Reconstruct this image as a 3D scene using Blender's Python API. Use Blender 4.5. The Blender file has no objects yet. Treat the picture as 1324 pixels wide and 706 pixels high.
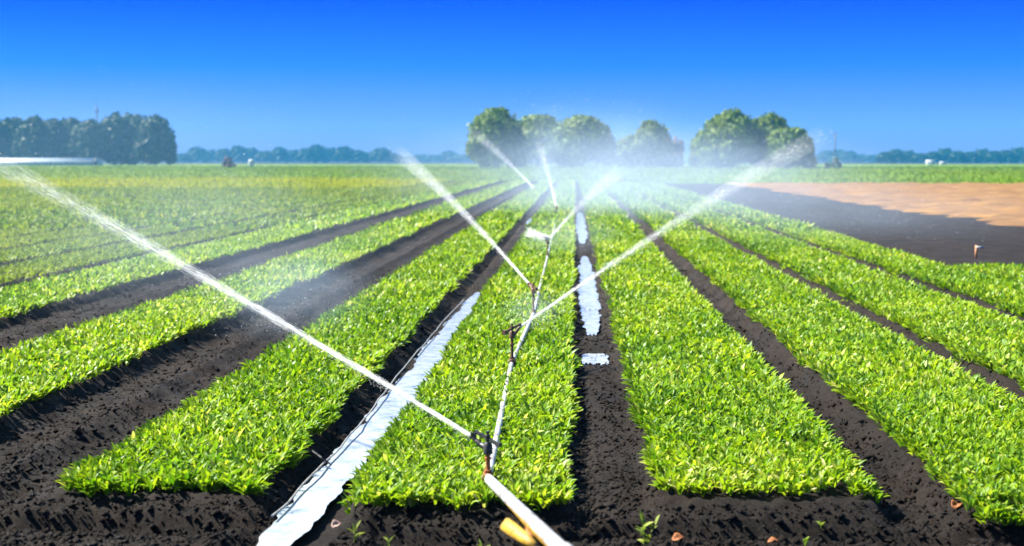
import bpy, math
import numpy as np
from mathutils import Matrix, Vector, Euler

R = math.radians
rng = np.random.default_rng(7)
scene = bpy.context.scene
COL = scene.collection

# ------------------------------------------------------------------ camera
PW, PH, LENS = 1324.0, 706.0, 50.0
F = LENS / 36.0 * PW
CAMZ = 1.72
cam_d = bpy.data.cameras.new("camera")
cam = bpy.data.objects.new("camera", cam_d)
COL.objects.link(cam)
cam.location = (0, 0, CAMZ)
cam.rotation_euler = Euler((R(90 - 4.51), 0, R(2.49)))
cam_d.lens = LENS
cam_d.sensor_width = 36
cam_d.clip_end = 9000
cam_d.clip_start = 0.05
cam_d.dof.use_dof = True
cam_d.dof.focus_distance = 10.0
cam_d.dof.aperture_fstop = 2.3
scene.camera = cam
RM = np.array(cam.rotation_euler.to_matrix())


def ray(px, py):
    return RM @ np.array([(px - PW / 2) / F, -(py - PH / 2) / F, -1.0])


def at(px, py, Y=None, z=None):
    """scene point seen at a given place of the photograph, at distance Y or at height z"""
    d = ray(px, py)
    s = Y / d[1] if Y is not None else (z - CAMZ) / d[2]
    return np.array([0, 0, CAMZ]) + d * s


# ------------------------------------------------------------------ helpers
def hash2(ix, iy, seed):
    h = (ix.astype(np.int64) * 374761393 + iy.astype(np.int64) * 668265263 + seed * 1442695041) & 0xFFFFFFFF
    h = ((h ^ (h >> 13)) * 1274126177) & 0xFFFFFFFF
    h = ((h ^ (h >> 16)) * 2246822519) & 0xFFFFFFFF
    return ((h ^ (h >> 15)) & 0xFFFFFF) / float(0xFFFFFF)


def vnoise(x, y, seed=0):
    xf, yf = np.floor(x), np.floor(y)
    fx, fy = x - xf, y - yf
    fx = fx * fx * (3 - 2 * fx)
    fy = fy * fy * (3 - 2 * fy)
    a, b = hash2(xf, yf, seed), hash2(xf + 1, yf, seed)
    c, d = hash2(xf, yf + 1, seed), hash2(xf + 1, yf + 1, seed)
    return (a + (b - a) * fx) * (1 - fy) + (c + (d - c) * fx) * fy - 0.5


def fbm(x, y, seed=0, octaves=4):
    s, a = 0, 1.0
    for k in range(octaves):
        s = s + a * vnoise(x * 2 ** k, y * 2 ** k, seed + k * 17)
        a *= 0.5
    return s


def mesh_np(name, verts, quads=None, tris=None, attrs=None, smooth=False):
    verts = np.asarray(verts, dtype=np.float32).reshape(-1, 3)
    lv, ls = [], []
    off = 0
    if quads is not None and len(quads):
        q = np.asarray(quads, dtype=np.int32).reshape(-1, 4)
        lv.append(q.ravel())
        ls.append(off + np.arange(len(q)) * 4)
        off += q.size
    if tris is not None and len(tris):
        t = np.asarray(tris, dtype=np.int32).reshape(-1, 3)
        lv.append(t.ravel())
        ls.append(off + np.arange(len(t)) * 3)
        off += t.size
    lv = np.concatenate(lv)
    ls = np.concatenate(ls).astype(np.int32)
    me = bpy.data.meshes.new(name)
    me.vertices.add(len(verts))
    me.vertices.foreach_set("co", verts.ravel())
    me.loops.add(len(lv))
    me.loops.foreach_set("vertex_index", lv)
    me.polygons.add(len(ls))
    me.polygons.foreach_set("loop_start", ls)
    me.update(calc_edges=True)
    if smooth:
        me.polygons.foreach_set("use_smooth", np.ones(len(ls), dtype=bool))
    for k, v in (attrs or {}).items():
        a = me.attributes.new(k, "FLOAT", "POINT")
        a.data.foreach_set("value", np.asarray(v, dtype=np.float32))
    return me


def tag(o, label=None, cat=None, group=None, kind=None):
    if label:
        o["label"] = label
    if cat:
        o["category"] = cat
    if group:
        o["group"] = group
    if kind:
        o["kind"] = kind
    return o


def link(name, me, mat, parent=None, loc=None):
    o = bpy.data.objects.new(name, me)
    COL.objects.link(o)
    if mat is not None and not me.materials:
        me.materials.append(mat)
    if parent is not None:
        o.parent = parent
    if loc is not None:
        o.location = loc
    return o


def empty(name, loc, rz=0.0):
    o = bpy.data.objects.new(name, None)
    COL.objects.link(o)
    o.location = loc
    o.rotation_euler = (0, 0, rz)
    o.empty_display_size = 0.2
    return o


class MB:
    """collects boxes, tubes and sheets for ONE mesh"""

    def __init__(s):
        s.v, s.q, s.t = [], [], []

    def add(s, v, q=(), t=()):
        b = len(s.v)
        s.v += [tuple(p) for p in v]
        s.q += [tuple(i + b for i in f) for f in q]
        s.t += [tuple(i + b for i in f) for f in t]
        return s

    def box(s, c, size, rot=None, taper=1.0):
        hx, hy, hz = (k / 2 for k in size)
        v = []
        for z, k in ((-hz, 1.0), (hz, taper)):
            for x, y in ((-hx, -hy), (hx, -hy), (hx, hy), (-hx, hy)):
                p = Vector((x * k, y * k, z))
                if rot is not None:
                    p = rot @ p
                v.append(p + Vector(c))
        return s.add(v, [(3, 2, 1, 0), (4, 5, 6, 7), (0, 1, 5, 4), (1, 2, 6, 5), (2, 3, 7, 6), (3, 0, 4, 7)])

    def tube(s, pts, rad, n=12, cap=True):
        pts = [Vector(p) for p in pts]
        if not hasattr(rad, "__len__"):
            rad = [rad] * len(pts)
        rings, b = [], []
        up = None
        for i, p in enumerate(pts):
            d = (pts[min(i + 1, len(pts) - 1)] - pts[max(i - 1, 0)]).normalized()
            if up is None:
                up = Vector((0, 0, 1)) if abs(d.z) < 0.9 else Vector((1, 0, 0))
            x = d.cross(up).normalized()
            y = x.cross(d).normalized()
            up = y
            rings.append([p + (x * math.cos(2 * math.pi * k / n) + y * math.sin(-2 * math.pi * k / n)) * rad[i] for k in range(n)])
        v = [p for r in rings for p in r]
        q = []
        for i in range(len(rings) - 1):
            for k in range(n):
                k2 = (k + 1) % n
                q.append((i * n + k, i * n + k2, (i + 1) * n + k2, (i + 1) * n + k))
        t = []
        if cap:
            v += [pts[0], pts[-1]]
            a, z = len(v) - 2, len(v) - 1
            m = (len(rings) - 1) * n
            for k in range(n):
                k2 = (k + 1) % n
                t.append((a, k2, k))
                t.append((z, m + k, m + k2))
        return s.add(v, q, t)

    def sphere(s, c, r, n=10, m=7, sq=(1, 1, 1)):
        v = [(c[0], c[1], c[2] + r * sq[2])]
        for j in range(1, m):
            th = math.pi * j / m
            for k in range(n):
                a = 2 * math.pi * k / n
                v.append((c[0] + r * sq[0] * math.sin(th) * math.cos(a), c[1] + r * sq[1] * math.sin(th) * math.sin(a), c[2] + r * sq[2] * math.cos(th)))
        v.append((c[0], c[1], c[2] - r * sq[2]))
        q = []
        for j in range(m - 2):
            for k in range(n):
                k2 = (k + 1) % n
                q.append((1 + j * n + k, 1 + (j + 1) * n + k, 1 + (j + 1) * n + k2, 1 + j * n + k2))
        t = [(0, 1 + k, 1 + (k + 1) % n) for k in range(n)]
        e = len(v) - 1
        t += [(e, 1 + (m - 2) * n + (k + 1) % n, 1 + (m - 2) * n + k) for k in range(n)]
        return s.add(v, q, t)

    def build(s, name, mat, parent=None, smooth=True, loc=None):
        me = mesh_np(name, np.array([tuple(p) for p in s.v]), s.q, s.t)
        if smooth:
            me.polygons.foreach_set("use_smooth", np.ones(len(me.polygons), dtype=bool))
            me.set_sharp_from_angle(angle=R(40))
        return link(name, me, mat, parent, loc)


# ------------------------------------------------------------------ materials
def new_mat(name):
    m = bpy.data.materials.new(name)
    m.use_nodes = True
    nt = m.node_tree
    nt.nodes.clear()
    out = nt.nodes.new("ShaderNodeOutputMaterial")
    return m, nt, nt.nodes, nt.links, out


def ramp(nt, fac, stops):
    r = nt.nodes.new("ShaderNodeValToRGB")
    els = r.color_ramp.elements
    while len(els) < len(stops):
        els.new(0.5)
    for e, (p, c) in zip(els, stops):
        e.position = p
        e.color = (*c, 1) if len(c) == 3 else c
    nt.links.new(fac, r.inputs[0])
    return r.outputs[0]


def noise(nt, scale, detail=4, rough=0.55, vec=None, stretch=None):
    n = nt.nodes.new("ShaderNodeTexNoise")
    n.inputs["Scale"].default_value = scale
    n.inputs["Detail"].default_value = detail
    n.inputs["Roughness"].default_value = rough
    if vec is None:
        vec = nt.nodes.new("ShaderNodeTexCoord").outputs["Object"]
    if stretch:
        mp = nt.nodes.new("ShaderNodeMapping")
        mp.inputs["Scale"].default_value = stretch
        nt.links.new(vec, mp.inputs[0])
        vec = mp.outputs[0]
    nt.links.new(vec, n.inputs["Vector"])
    return n.outputs["Fac"]


def mixc(nt, fac, a, b, mode="MIX"):
    m = nt.nodes.new("ShaderNodeMix")
    m.data_type = "RGBA"
    m.blend_type = mode
    for sock, val in ((m.inputs[0], fac), (m.inputs[6], a), (m.inputs[7], b)):
        if hasattr(val, "is_linked"):
            nt.links.new(val, sock)
        elif hasattr(val, "__len__"):
            sock.default_value = (*val, 1)
        else:
            sock.default_value = val
    return m.outputs[2]


def surf(name, stops, scale=6, rough=0.6, metallic=0.0, spec=0.4, bump=0.0, bscale=None, detail=5, stretch=None):
    m, nt, N, L, out = new_mat(name)
    p = N.new("ShaderNodeBsdfPrincipled")
    L.new(ramp(nt, noise(nt, scale, detail, stretch=stretch), stops), p.inputs["Base Color"])
    p.inputs["Roughness"].default_value = rough
    p.inputs["Metallic"].default_value = metallic
    p.inputs["Specular IOR Level"].default_value = spec
    if bump:
        b = N.new("ShaderNodeBump")
        b.inputs["Strength"].default_value = bump
        b.inputs["Distance"].default_value = 0.02
        L.new(noise(nt, bscale or scale * 3, 6), b.inputs["Height"])
        L.new(b.outputs[0], p.inputs["Normal"])
    L.new(p.outputs[0], out.inputs[0])
    return m


def leaf_mat(name, stops, patch_col, patch_scale=1.2, patch_amt=0.5, transl=0.4, rough=0.6, spec=0.08):
    m, nt, N, L, out = new_mat(name)
    a = N.new("ShaderNodeAttribute")
    a.attribute_name = "rnd"
    c = ramp(nt, a.outputs["Fac"], stops)
    pn = ramp(nt, noise(nt, patch_scale, 3), [(0.45, (0, 0, 0)), (0.68, (patch_amt,) * 3)])
    c = mixc(nt, pn, c, patch_col)
    p = N.new("ShaderNodeBsdfPrincipled")
    L.new(c, p.inputs["Base Color"])
    p.inputs["Roughness"].default_value = rough
    p.inputs["Specular IOR Level"].default_value = spec
    t = N.new("ShaderNodeBsdfTranslucent")
    tc = mixc(nt, 1.0, c, (1.0, 1.0, 0.45), "MULTIPLY")
    L.new(tc, t.inputs["Color"])
    mx = N.new("ShaderNodeMixShader")
    mx.inputs[0].default_value = transl
    L.new(p.outputs[0], mx.inputs[1])
    L.new(t.outputs[0], mx.inputs[2])
    L.new(mx.outputs[0], out.inputs[0])
    return m


M_crop = leaf_mat("crop_leaf", [(0.0, (0.055, 0.15, 0.006)), (0.35, (0.15, 0.275, 0.010)), (0.7, (0.27, 0.385, 0.014)), (0.93, (0.40, 0.47, 0.04)), (1.0, (0.50, 0.51, 0.18))],
                  (0.15, 0.28, 0.05), 1.3, 0.4, transl=0.5, rough=0.42, spec=0.19)
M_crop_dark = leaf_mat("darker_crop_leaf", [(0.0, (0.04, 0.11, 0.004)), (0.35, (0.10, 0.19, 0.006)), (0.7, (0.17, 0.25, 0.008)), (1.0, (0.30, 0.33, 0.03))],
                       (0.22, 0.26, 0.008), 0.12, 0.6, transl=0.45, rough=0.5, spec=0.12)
M_yellow = leaf_mat("yellow_crop_leaf", [(0, (0.16, 0.22, 0.004)), (0.6, (0.29, 0.30, 0.003)), (1, (0.38, 0.34, 0.004))], (0.14, 0.22, 0.005), 0.06, 0.8)
M_field = leaf_mat("field_leaf", [(0, (0.055, 0.115, 0.004)), (0.6, (0.095, 0.175, 0.005)), (1, (0.15, 0.22, 0.006))], (0.19, 0.20, 0.008), 0.02, 0.7)
M_tree = leaf_mat("tree_leaf", [(0, (0.030, 0.075, 0.004)), (0.6, (0.090, 0.155, 0.005)), (1, (0.17, 0.235, 0.008))], (0.14, 0.18, 0.006), 0.2, 0.6, 0.25, 0.6, 0.25)
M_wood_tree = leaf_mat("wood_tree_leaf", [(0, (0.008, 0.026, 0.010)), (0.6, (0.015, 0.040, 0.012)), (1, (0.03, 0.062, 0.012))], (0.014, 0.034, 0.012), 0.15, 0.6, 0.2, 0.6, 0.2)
M_weed = leaf_mat("weed_leaf", [(0, (0.12, 0.20, 0.03)), (1, (0.30, 0.34, 0.08))], (0.25, 0.25, 0.06), 9, 0.5)
M_bark = surf("bark", [(0.3, (0.05, 0.035, 0.025)), (0.7, (0.11, 0.08, 0.06))], 3, 0.9, bump=0.5)


def soil_mat():
    m, nt, N, L, out = new_mat("peat_soil")
    tc = N.new("ShaderNodeTexCoord").outputs["Object"]
    big = noise(nt, 1.1, 4, 0.6, tc)
    fine = noise(nt, 48, 8, 0.85, tc)
    c1 = ramp(nt, fine, [(0.36, (0.0018, 0.0014, 0.0011)), (0.50, (0.0118, 0.0086, 0.0062)), (0.60, (0.029, 0.0212, 0.0158)), (0.72, (0.066, 0.050, 0.039))])
    c = mixc(nt, ramp(nt, big, [(0.42, (0, 0, 0)), (0.7, (0.55,) * 3)]), c1, (0.036, 0.025, 0.018))
    # scattered pale grit
    v = N.new("ShaderNodeTexVoronoi")
    v.inputs["Scale"].default_value = 42
    L.new(tc, v.inputs["Vector"])
    g = ramp(nt, v.outputs["Distance"], [(0.09, (1, 1, 1)), (0.13, (0, 0, 0))])
    gm = mixc(nt, 1.0, g, ramp(nt, noise(nt, 9, 2, 0.5, tc), [(0.56, (0, 0, 0)), (0.66, (0.8,) * 3)]), "MULTIPLY")
    c = mixc(nt, gm, c, (0.10, 0.085, 0.075))
    p = N.new("ShaderNodeBsdfPrincipled")
    L.new(c, p.inputs["Base Color"])
    wet = ramp(nt, noise(nt, 2.4, 4, 0.6, tc), [(0.4, (0.95,) * 3), (0.66, (0.7,) * 3)])
    L.new(wet, p.inputs["Roughness"])
    p.inputs["Specular IOR Level"].default_value = 0.15
    b = N.new("ShaderNodeBump")
    b.inputs["Strength"].default_value = 1.0
    b.inputs["Distance"].default_value = 0.035
    L.new(fine, b.inputs["Height"])
    L.new(b.outputs[0], p.inputs["Normal"])
    L.new(p.outputs[0], out.inputs[0])
    return m


M_soil = soil_mat()
M_sand = surf("sandy_soil", [(0.3, (0.07, 0.029, 0.004)), (0.5, (0.135, 0.062, 0.008)), (0.72, (0.205, 0.106, 0.018))], 0.9, 0.95, bump=1.0, bscale=4, detail=10, stretch=(0.5, 1, 1))
M_yellow_ground = surf("yellow_field_ground", [(0.3, (0.16, 0.21, 0.004)), (0.7, (0.30, 0.30, 0.004))], 0.06, 0.95, spec=0.1)
M_green_ground = surf("green_field_ground", [(0.3, (0.06, 0.115, 0.006)), (0.5, (0.09, 0.15, 0.006)), (0.72, (0.16, 0.19, 0.008))], 0.03, 0.95, spec=0.1, stretch=(0.25, 1.0, 1.0))


def water_mat():
    m, nt, N, L, out = new_mat("sky_glare_water")
    tc = N.new("ShaderNodeTexCoord").outputs["Object"]
    p = N.new("ShaderNodeBsdfPrincipled")
    c = ramp(nt, noise(nt, 7, 6, 0.7, tc), [(0.32, (0.03, 0.03, 0.03)), (0.355, (0.17, 0.205, 0.23)), (0.60, (0.34, 0.365, 0.38))])  # whitish base paints in sky glare off the water; dark end is mud flecks
    L.new(c, p.inputs["Base Color"])
    p.inputs["Roughness"].default_value = 0.10
    p.inputs["Specular IOR Level"].default_value = 0.7
    b = N.new("ShaderNodeBump")
    b.inputs["Strength"].default_value = 0.35
    b.inputs["Distance"].default_value = 0.01
    L.new(noise(nt, 30, 4, 0.6, tc), b.inputs["Height"])
    L.new(b.outputs[0], p.inputs["Normal"])
    L.new(p.outputs[0], out.inputs[0])
    return m


M_water = water_mat()


def spray_mat(name, alpha):
    m, nt, N, L, out = new_mat(name)
    d = N.new("ShaderNodeBsdfDiffuse")
    d.inputs[0].default_value = (0.95, 0.96, 0.97, 1)
    t = N.new("ShaderNodeBsdfTranslucent")
    t.inputs[0].default_value = (0.95, 0.96, 0.97, 1)
    mx = N.new("ShaderNodeMixShader")
    mx.inputs[0].default_value = 0.5
    L.new(d.outputs[0], mx.inputs[1])
    L.new(t.outputs[0], mx.inputs[2])
    tr = N.new("ShaderNodeBsdfTransparent")
    m2 = N.new("ShaderNodeMixShader")
    m2.inputs[0].default_value = alpha
    L.new(tr.outputs[0], m2.inputs[1])
    L.new(mx.outputs[0], m2.inputs[2])
    L.new(m2.outputs[0], out.inputs[0])
    return m


M_jet = spray_mat("jet_water", 0.34)
M_drop = spray_mat("droplet_water", 0.42)


def mist_mat(name, density, nscale, axis=None):
    """soft-edged volume: density falls off from the middle of the object, broken by noise"""
    m, nt, N, L, out = new_mat(name)
    tc = N.new("ShaderNodeTexCoord").outputs["Object"]
    ln = N.new("ShaderNodeVectorMath")
    ln.operation = "LENGTH"
    L.new(tc, ln.inputs[0])
    fall = N.new("ShaderNodeMapRange")
    fall.interpolation_type = "SMOOTHERSTEP"
    fall.inputs["From Min"].default_value = 1.0
    fall.inputs["From Max"].default_value = 0.0
    L.new(ln.outputs["Value"], fall.inputs["Value"])
    nz = ramp(nt, noise(nt, nscale, 4, 0.6, tc), [(0.35, (0.25,) * 3), (0.65, (1.5,) * 3)])
    a = N.new("ShaderNodeMath")
    a.operation = "MULTIPLY"
    L.new(fall.outputs[0], a.inputs[0])
    L.new(nz, a.inputs[1])
    b = N.new("ShaderNodeMath")
    b.operation = "MULTIPLY"
    L.new(a.outputs[0], b.inputs[0])
    b.inputs[1].default_value = density
    v = N.new("ShaderNodeVolumePrincipled")
    v.inputs["Color"].default_value = (0.56, 0.71, 0.92, 1)
    L.new(b.outputs[0], v.inputs["Density"])
    L.new(v.outputs[0], out.inputs["Volume"])
    return m


M_pipe = surf("galvanised_pipe", [(0.30, (0.10, 0.085, 0.07)), (0.42, (0.26, 0.25, 0.24)), (0.6, (0.36, 0.36, 0.355)), (0.8, (0.42, 0.42, 0.42))], 7, 0.42, 0.0, 0.5, 0.1)
M_rust = surf("rusty_iron", [(0.35, (0.10, 0.035, 0.015)), (0.55, (0.34, 0.12, 0.03)), (0.75, (0.55, 0.26, 0.05))], 14, 0.85, 0, 0.3, 0.4)
M_bronze = surf("weathered_bronze", [(0.3, (0.055, 0.025, 0.014)), (0.6, (0.13, 0.065, 0.035)), (0.8, (0.22, 0.12, 0.07))], 40, 0.55, 0.4, 0.5, 0.3)
M_black = surf("black_plastic", [(0.3, (0.012, 0.012, 0.012)), (0.7, (0.03, 0.03, 0.03))], 40, 0.5)
M_yellow_plastic = surf("yellow_plastic", [(0.35, (0.26, 0.13, 0.006)), (0.6, (0.42, 0.26, 0.02)), (0.75, (0.46, 0.34, 0.08))], 12, 0.55, 0, 0.4, 0.2)
M_white = surf("white_paint", [(0.3, (0.30, 0.32, 0.33)), (0.7, (0.40, 0.41, 0.41))], 0.6, 0.6)
M_glass_roof = surf("white_film", [(0.3, (0.30, 0.34, 0.36)), (0.7, (0.40, 0.43, 0.44))], 0.4, 0.35, stretch=(8, 1, 1))
M_hose = surf("pale_hose", [(0.3, (0.14, 0.13, 0.12)), (0.7, (0.30, 0.30, 0.29))], 20, 0.4)
M_brick = surf("brown_brick", [(0.3, (0.13, 0.085, 0.07)), (0.7, (0.24, 0.15, 0.12))], 3, 0.9)
M_tile = surf("dark_roof_tile", [(0.3, (0.04, 0.035, 0.04)), (0.7, (0.08, 0.07, 0.07))], 3, 0.8)
M_glass = surf("window_glass", [(0.3, (0.03, 0.04, 0.05)), (0.7, (0.06, 0.07, 0.08))], 3, 0.1, 0, 0.6)
M_steel = surf("grey_steel", [(0.3, (0.04, 0.043, 0.048)), (0.7, (0.08, 0.083, 0.09))], 5, 0.5, 0.3)
M_green_paint = surf("green_paint", [(0.3, (0.03, 0.16, 0.05)), (0.7, (0.06, 0.24, 0.07))], 4, 0.35)
M_red_paint = surf("red_brown_paint", [(0.3, (0.28, 0.08, 0.06)), (0.7, (0.40, 0.13, 0.09))], 4, 0.45)
M_tyre = surf("tyre_rubber", [(0.3, (0.015, 0.015, 0.015)), (0.7, (0.035, 0.033, 0.03))], 6, 0.9)
M_dry = surf("dry_leaf", [(0.3, (0.12, 0.04, 0.012)), (0.55, (0.26, 0.09, 0.022)), (0.75, (0.36, 0.17, 0.05))], 25, 0.8)
M_straw = surf("pale_husk", [(0.3, (0.18, 0.10, 0.07)), (0.7, (0.34, 0.25, 0.20))], 25, 0.7)
M_stake = surf("stake_wood", [(0.3, (0.35, 0.14, 0.06)), (0.7, (0.55, 0.25, 0.12))], 25, 0.8)
M_stone = surf("pale_stone", [(0.3, (0.14, 0.13, 0.12)), (0.7, (0.26, 0.24, 0.22))], 25, 0.8)

# ------------------------------------------------------------------ bed plan (left edge, right edge of the leaf cover at its top)
BEDS = [
    (-1.12, -0.03, 6.86, 118, "bed carrying the sprinkler pipe, between the two furrows with standing water"),
    (-2.64, -1.63, 7.12, 118, "narrow bed between the long white water strip and the wide rutted track"),
    (0.43, 1.54, 7.22, 112, "bed directly right of the furrow with the broken white puddles"),
    (1.96, 3.05, 6.85, 108, "second bed right of the puddle furrow, cut off at the photo's lower right corner"),
    (3.40, 4.56, 6.6, 106, "third bed right of the puddle furrow, past two dark narrow furrows"),
    (4.93, 5.95, 6.6, 104, "bed bordering the bare dark soil on the right"),
    (6.06, 7.80, 8.0, 23.0, "short bed end beside the orange stake and the bare dark soil"),
    (-4.95, -3.82, 6.6, 118, "bed between the two wide dark tracks on the left"),
    (-7.45, -6.24, 6.6, 118, "bed just beyond the second wide dark track on the left"),
    (-9.02, -7.92, 9, 112, "second bed beyond the two wide tracks on the left"),
    (-10.55, -9.52, 9, 108, "third bed beyond the two wide tracks on the left"),
]
for k in range(18):
    BEDS.append((-12.08 - 1.5 * k, -11.05 - 1.5 * k, 14, 85.5, None))

# ------------------------------------------------------------------ ground: one sheet out to the horizon
PROF = [(-12, 0), (-11.03, 0), (-10.95, -.08), (-10.68, -.08), (-10.60, 0),
        (-9.48, 0), (-9.40, -.09), (-9.15, -.09), (-9.06, 0), (-7.88, 0), (-7.80, -.10), (-7.60, -.10), (-7.50, 0),
        (-6.24, 0), (-6.14, -.08), (-5.85, -.10), (-5.65, -.05), (-5.45, -.09), (-5.10, -.09), (-4.97, 0),
        (-3.82, 0), (-3.74, -.07), (-3.58, -.105), (-3.35, -.085), (-3.22, -.035), (-3.10, -.10), (-2.96, -.12), (-2.85, -.045), (-2.75, -.02), (-2.63, 0),
        (-1.66, 0), (-1.55, -.075), (-1.49, -.10), (-1.17, -.10), (-1.09, 0),
        (-0.05, 0), (0.02, -.08), (0.10, -.10), (0.28, -.10), (0.38, -.05), (0.45, 0),
        (1.54, 0), (1.61, -.10), (1.86, -.10), (1.95, 0), (3.05, 0), (3.11, -.09), (3.33, -.09), (3.41, 0), (4.57, 0), (4.64, -.09), (4.84, -.09), (4.92, 0),
        (5.90, 0), (5.95, -.04), (6.01, -.04), (6.06, 0), (9, -.02), (14, -.02)]
PX, PZ = np.array(PROF).T


def ground_h(x, y, detail=True):
    wob = 0.03 * vnoise(y * 1.3 + x * 0.2, x * 0.5, 3) + 0.02 * vnoise(y * 4.0, x * 1.5, 4)
    h = np.interp(x + wob, PX, PZ)
    # floors of the two wet furrows rise and dip along their length
    lf = np.exp(-((x + 1.31) / 0.15) ** 4)
    dipl = np.clip((19.4 - y) / 1.0, 0, 1) + np.clip(1 - np.abs(y - 42) / 3.5, 0, 1)
    h = h + lf * 0.055 * (1 - np.clip(dipl, 0, 1))
    mf = np.exp(-((x - 0.20) / 0.13) ** 4)
    dipm = sum(np.clip((hw - np.abs(y - c)) / 0.35 + 0.3, 0, 1) for c, hw in ((12.75, 0.42), (20.6, 6.2), (40.0, 9.5)))
    h = h + mf * 0.065 * (1 - np.clip(dipm, 0, 1))
    # headland: the beds end in a bank above a shallow cross trench
    e = 6.84 + 0.08 * vnoise(x * 1.7, x * 0 + 0.5, 8) - 0.20 * np.exp(-((x + 0.55) / 0.62) ** 4)
    bank = np.interp(y - e, [-0.9, -0.35, -0.17, -0.07, 0.02, 0.10, 0.24, 0.34], [-0.07, -0.065, -0.08, -0.18, -0.18, -0.06, -0.015, 0.05])
    bank = bank + 0.09 * np.exp(-((x + 1.31) / 0.36) ** 4)
    h = np.where(y < e + 0.34, np.minimum(h, bank), h)
    if detail:
        near = np.clip((45 - y) / 25, 0, 1) * (y > 4)
        lump = fbm(x * 7, y * 7, 11, 3) * 0.030 + fbm(x * 19, y * 19, 12, 2) * 0.030
        inwater = np.clip(lf + mf, 0, 1)
        h = h + near * lump * (1 - 0.55 * inwater)
    return h


xs = np.concatenate([-np.geomspace(3500, 10.2, 34), np.arange(-9.8, 8.6, 0.03), np.geomspace(8.8, 3500, 34)])
yy = [5.2, 5.5]
st = 0.03
y = 5.7
while y < 9.5:
    yy.append(y); y += st
while y < 110:
    yy.append(y); y += st; st *= 1.022
ys = np.concatenate([[-3500, -800, -150, -30, -6, 0, 2.5, 4.2], yy, np.geomspace(115, 5000, 26)])
GX, GY = np.meshgrid(xs, ys)
GZ = ground_h(GX, GY)
nx, ny = len(xs), len(ys)
idx = np.arange(nx * ny).reshape(ny, nx)
q = np.stack([idx[:-1, :-1], idx[:-1, 1:], idx[1:, 1:], idx[1:, :-1]], -1).reshape(-1, 4)
o = link("ground", mesh_np("ground", np.stack([GX, GY, GZ], -1), q, smooth=True), M_soil)
tag(o, "dark crumbly peat soil of the field with furrows between the beds", "soil", kind="structure")


def sheet(name, xl, xr, y0, y1, z, mat, label, cat, nxs=60, nys=60, amp=0.0, f=1.0, wob=0.0):
    u = np.linspace(0, 1, nxs)
    v = np.linspace(0, 1, nys)
    U, V = np.meshgrid(u, v)
    Y = y0 + (y1 - y0) * V
    l = (xl(Y) if callable(xl) else xl) + wob * fbm(Y * 0.35, Y * 0 + 2.2, 31, 4)
    r = xr(Y) if callable(xr) else xr
    X = l + (r - l) * U
    Z = z + amp * fbm(X * f, Y * f, 41, 4)
    if wob:
        Z -= 0.22 * np.exp(-(X - l) / 0.9)
    Z[:, 0] -= amp + 0.02
    Z[0, :] -= amp * 0.5
    i = np.arange(nxs * nys).reshape(nys, nxs)
    qq = np.stack([i[:-1, :-1], i[:-1, 1:], i[1:, 1:], i[1:, :-1]], -1).reshape(-1, 4)
    o = link(name, mesh_np(name, np.stack([X, Y, Z], -1), qq, smooth=True), mat)
    return tag(o, label, cat, kind="structure")


sheet("sandy_field", 10.9, 90, 18, 108, 0.06, M_sand, "bare orange sandy soil beyond the dark soil on the right", "field", 320, 300, 0.14, 1.3, 0.7)
sheet("green_field", 4, 420, 108.5, 700, 0.05, M_green_ground, "strip of green field behind the orange sandy soil", "field", 40, 60, 0.05, 0.2)
sheet("green_field", -420, 3.9, 121, 700, 0.05, M_green_ground, "wide green field running from the yellow strip to the far trees on the left", "field", 40, 60, 0.05, 0.2)
sheet("yellow_field", -110, -10.8, 84.5, 120.8, 0.04, M_yellow_ground, "yellow green strip of field across the left distance", "field", 40, 20, 0.04, 0.3)

# ------------------------------------------------------------------ water standing in the furrows


def puddle(name, xc, hw, y0, y1, z, label, n=None, seed=1):
    n = n or int(max(40, (y1 - y0) / 0.035))
    v = np.linspace(0, 1, n)
    Y = y0 + (y1 - y0) * v
    endc = np.sqrt(np.clip(1 - np.abs(2 * v - 1) ** 4, 0.0, 1))
    if callable(xc):
        xc, hw = xc(Y), hw(Y)
    L = xc - hw * endc * (1 + 0.5 * fbm(Y * 2.2, Y * 0 + seed, seed, 5))
    Rr = xc + hw * endc * (1 + 0.5 * fbm(Y * 2.2, Y * 0 + seed + 9, seed + 5, 5))
    L = L + 0.022 * vnoise(Y * 14, Y * 0 + seed, seed + 2)
    Rr = Rr + 0.022 * vnoise(Y * 14, Y * 0 + seed, seed + 3)
    k = 6
    U = np.linspace(0, 1, k)
    X = L[:, None] + (Rr - L)[:, None] * U[None]
    YY = np.repeat(Y[:, None], k, 1)
    i = np.arange(n * k).reshape(n, k)
    qq = np.stack([i[:-1, :-1], i[:-1, 1:], i[1:, 1:], i[1:, :-1]], -1).reshape(-1, 4)
    o = link(name, mesh_np(name, np.stack([X, YY, np.full_like(X, z)], -1), qq), M_water)
    return tag(o, label, "water", kind="structure")


puddle("furrow_water", lambda Y: np.interp(Y, [5, 7, 11, 17, 19.3], [-1.39, -1.365, -1.28, -1.30, -1.30]), lambda Y: np.interp(Y, [5, 7, 11, 17, 19.3], [0.125, 0.125, 0.145, 0.10, 0.08]), 5.3, 19.3, -0.062, "long strip of white standing water in the furrow left of the pipe", seed=2)
puddle("puddle", -1.25, 0.12, 39.5, 44.5, -0.055, "tiny far puddle in the furrow left of the pipe", seed=3)
puddle("puddle", 0.20, 0.12, 12.25, 13.2, -0.064, "small round white puddle nearest the camera in the right furrow", seed=4)
puddle("puddle", 0.20, 0.12, 14.3, 26.7, -0.062, "long white puddle in the middle of the right furrow", seed=5)
puddle("puddle", 0.20, 0.13, 30.6, 49.5, -0.060, "farthest white puddle in the right furrow, under the mist", seed=6)

# ------------------------------------------------------------------ leaves


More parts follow.
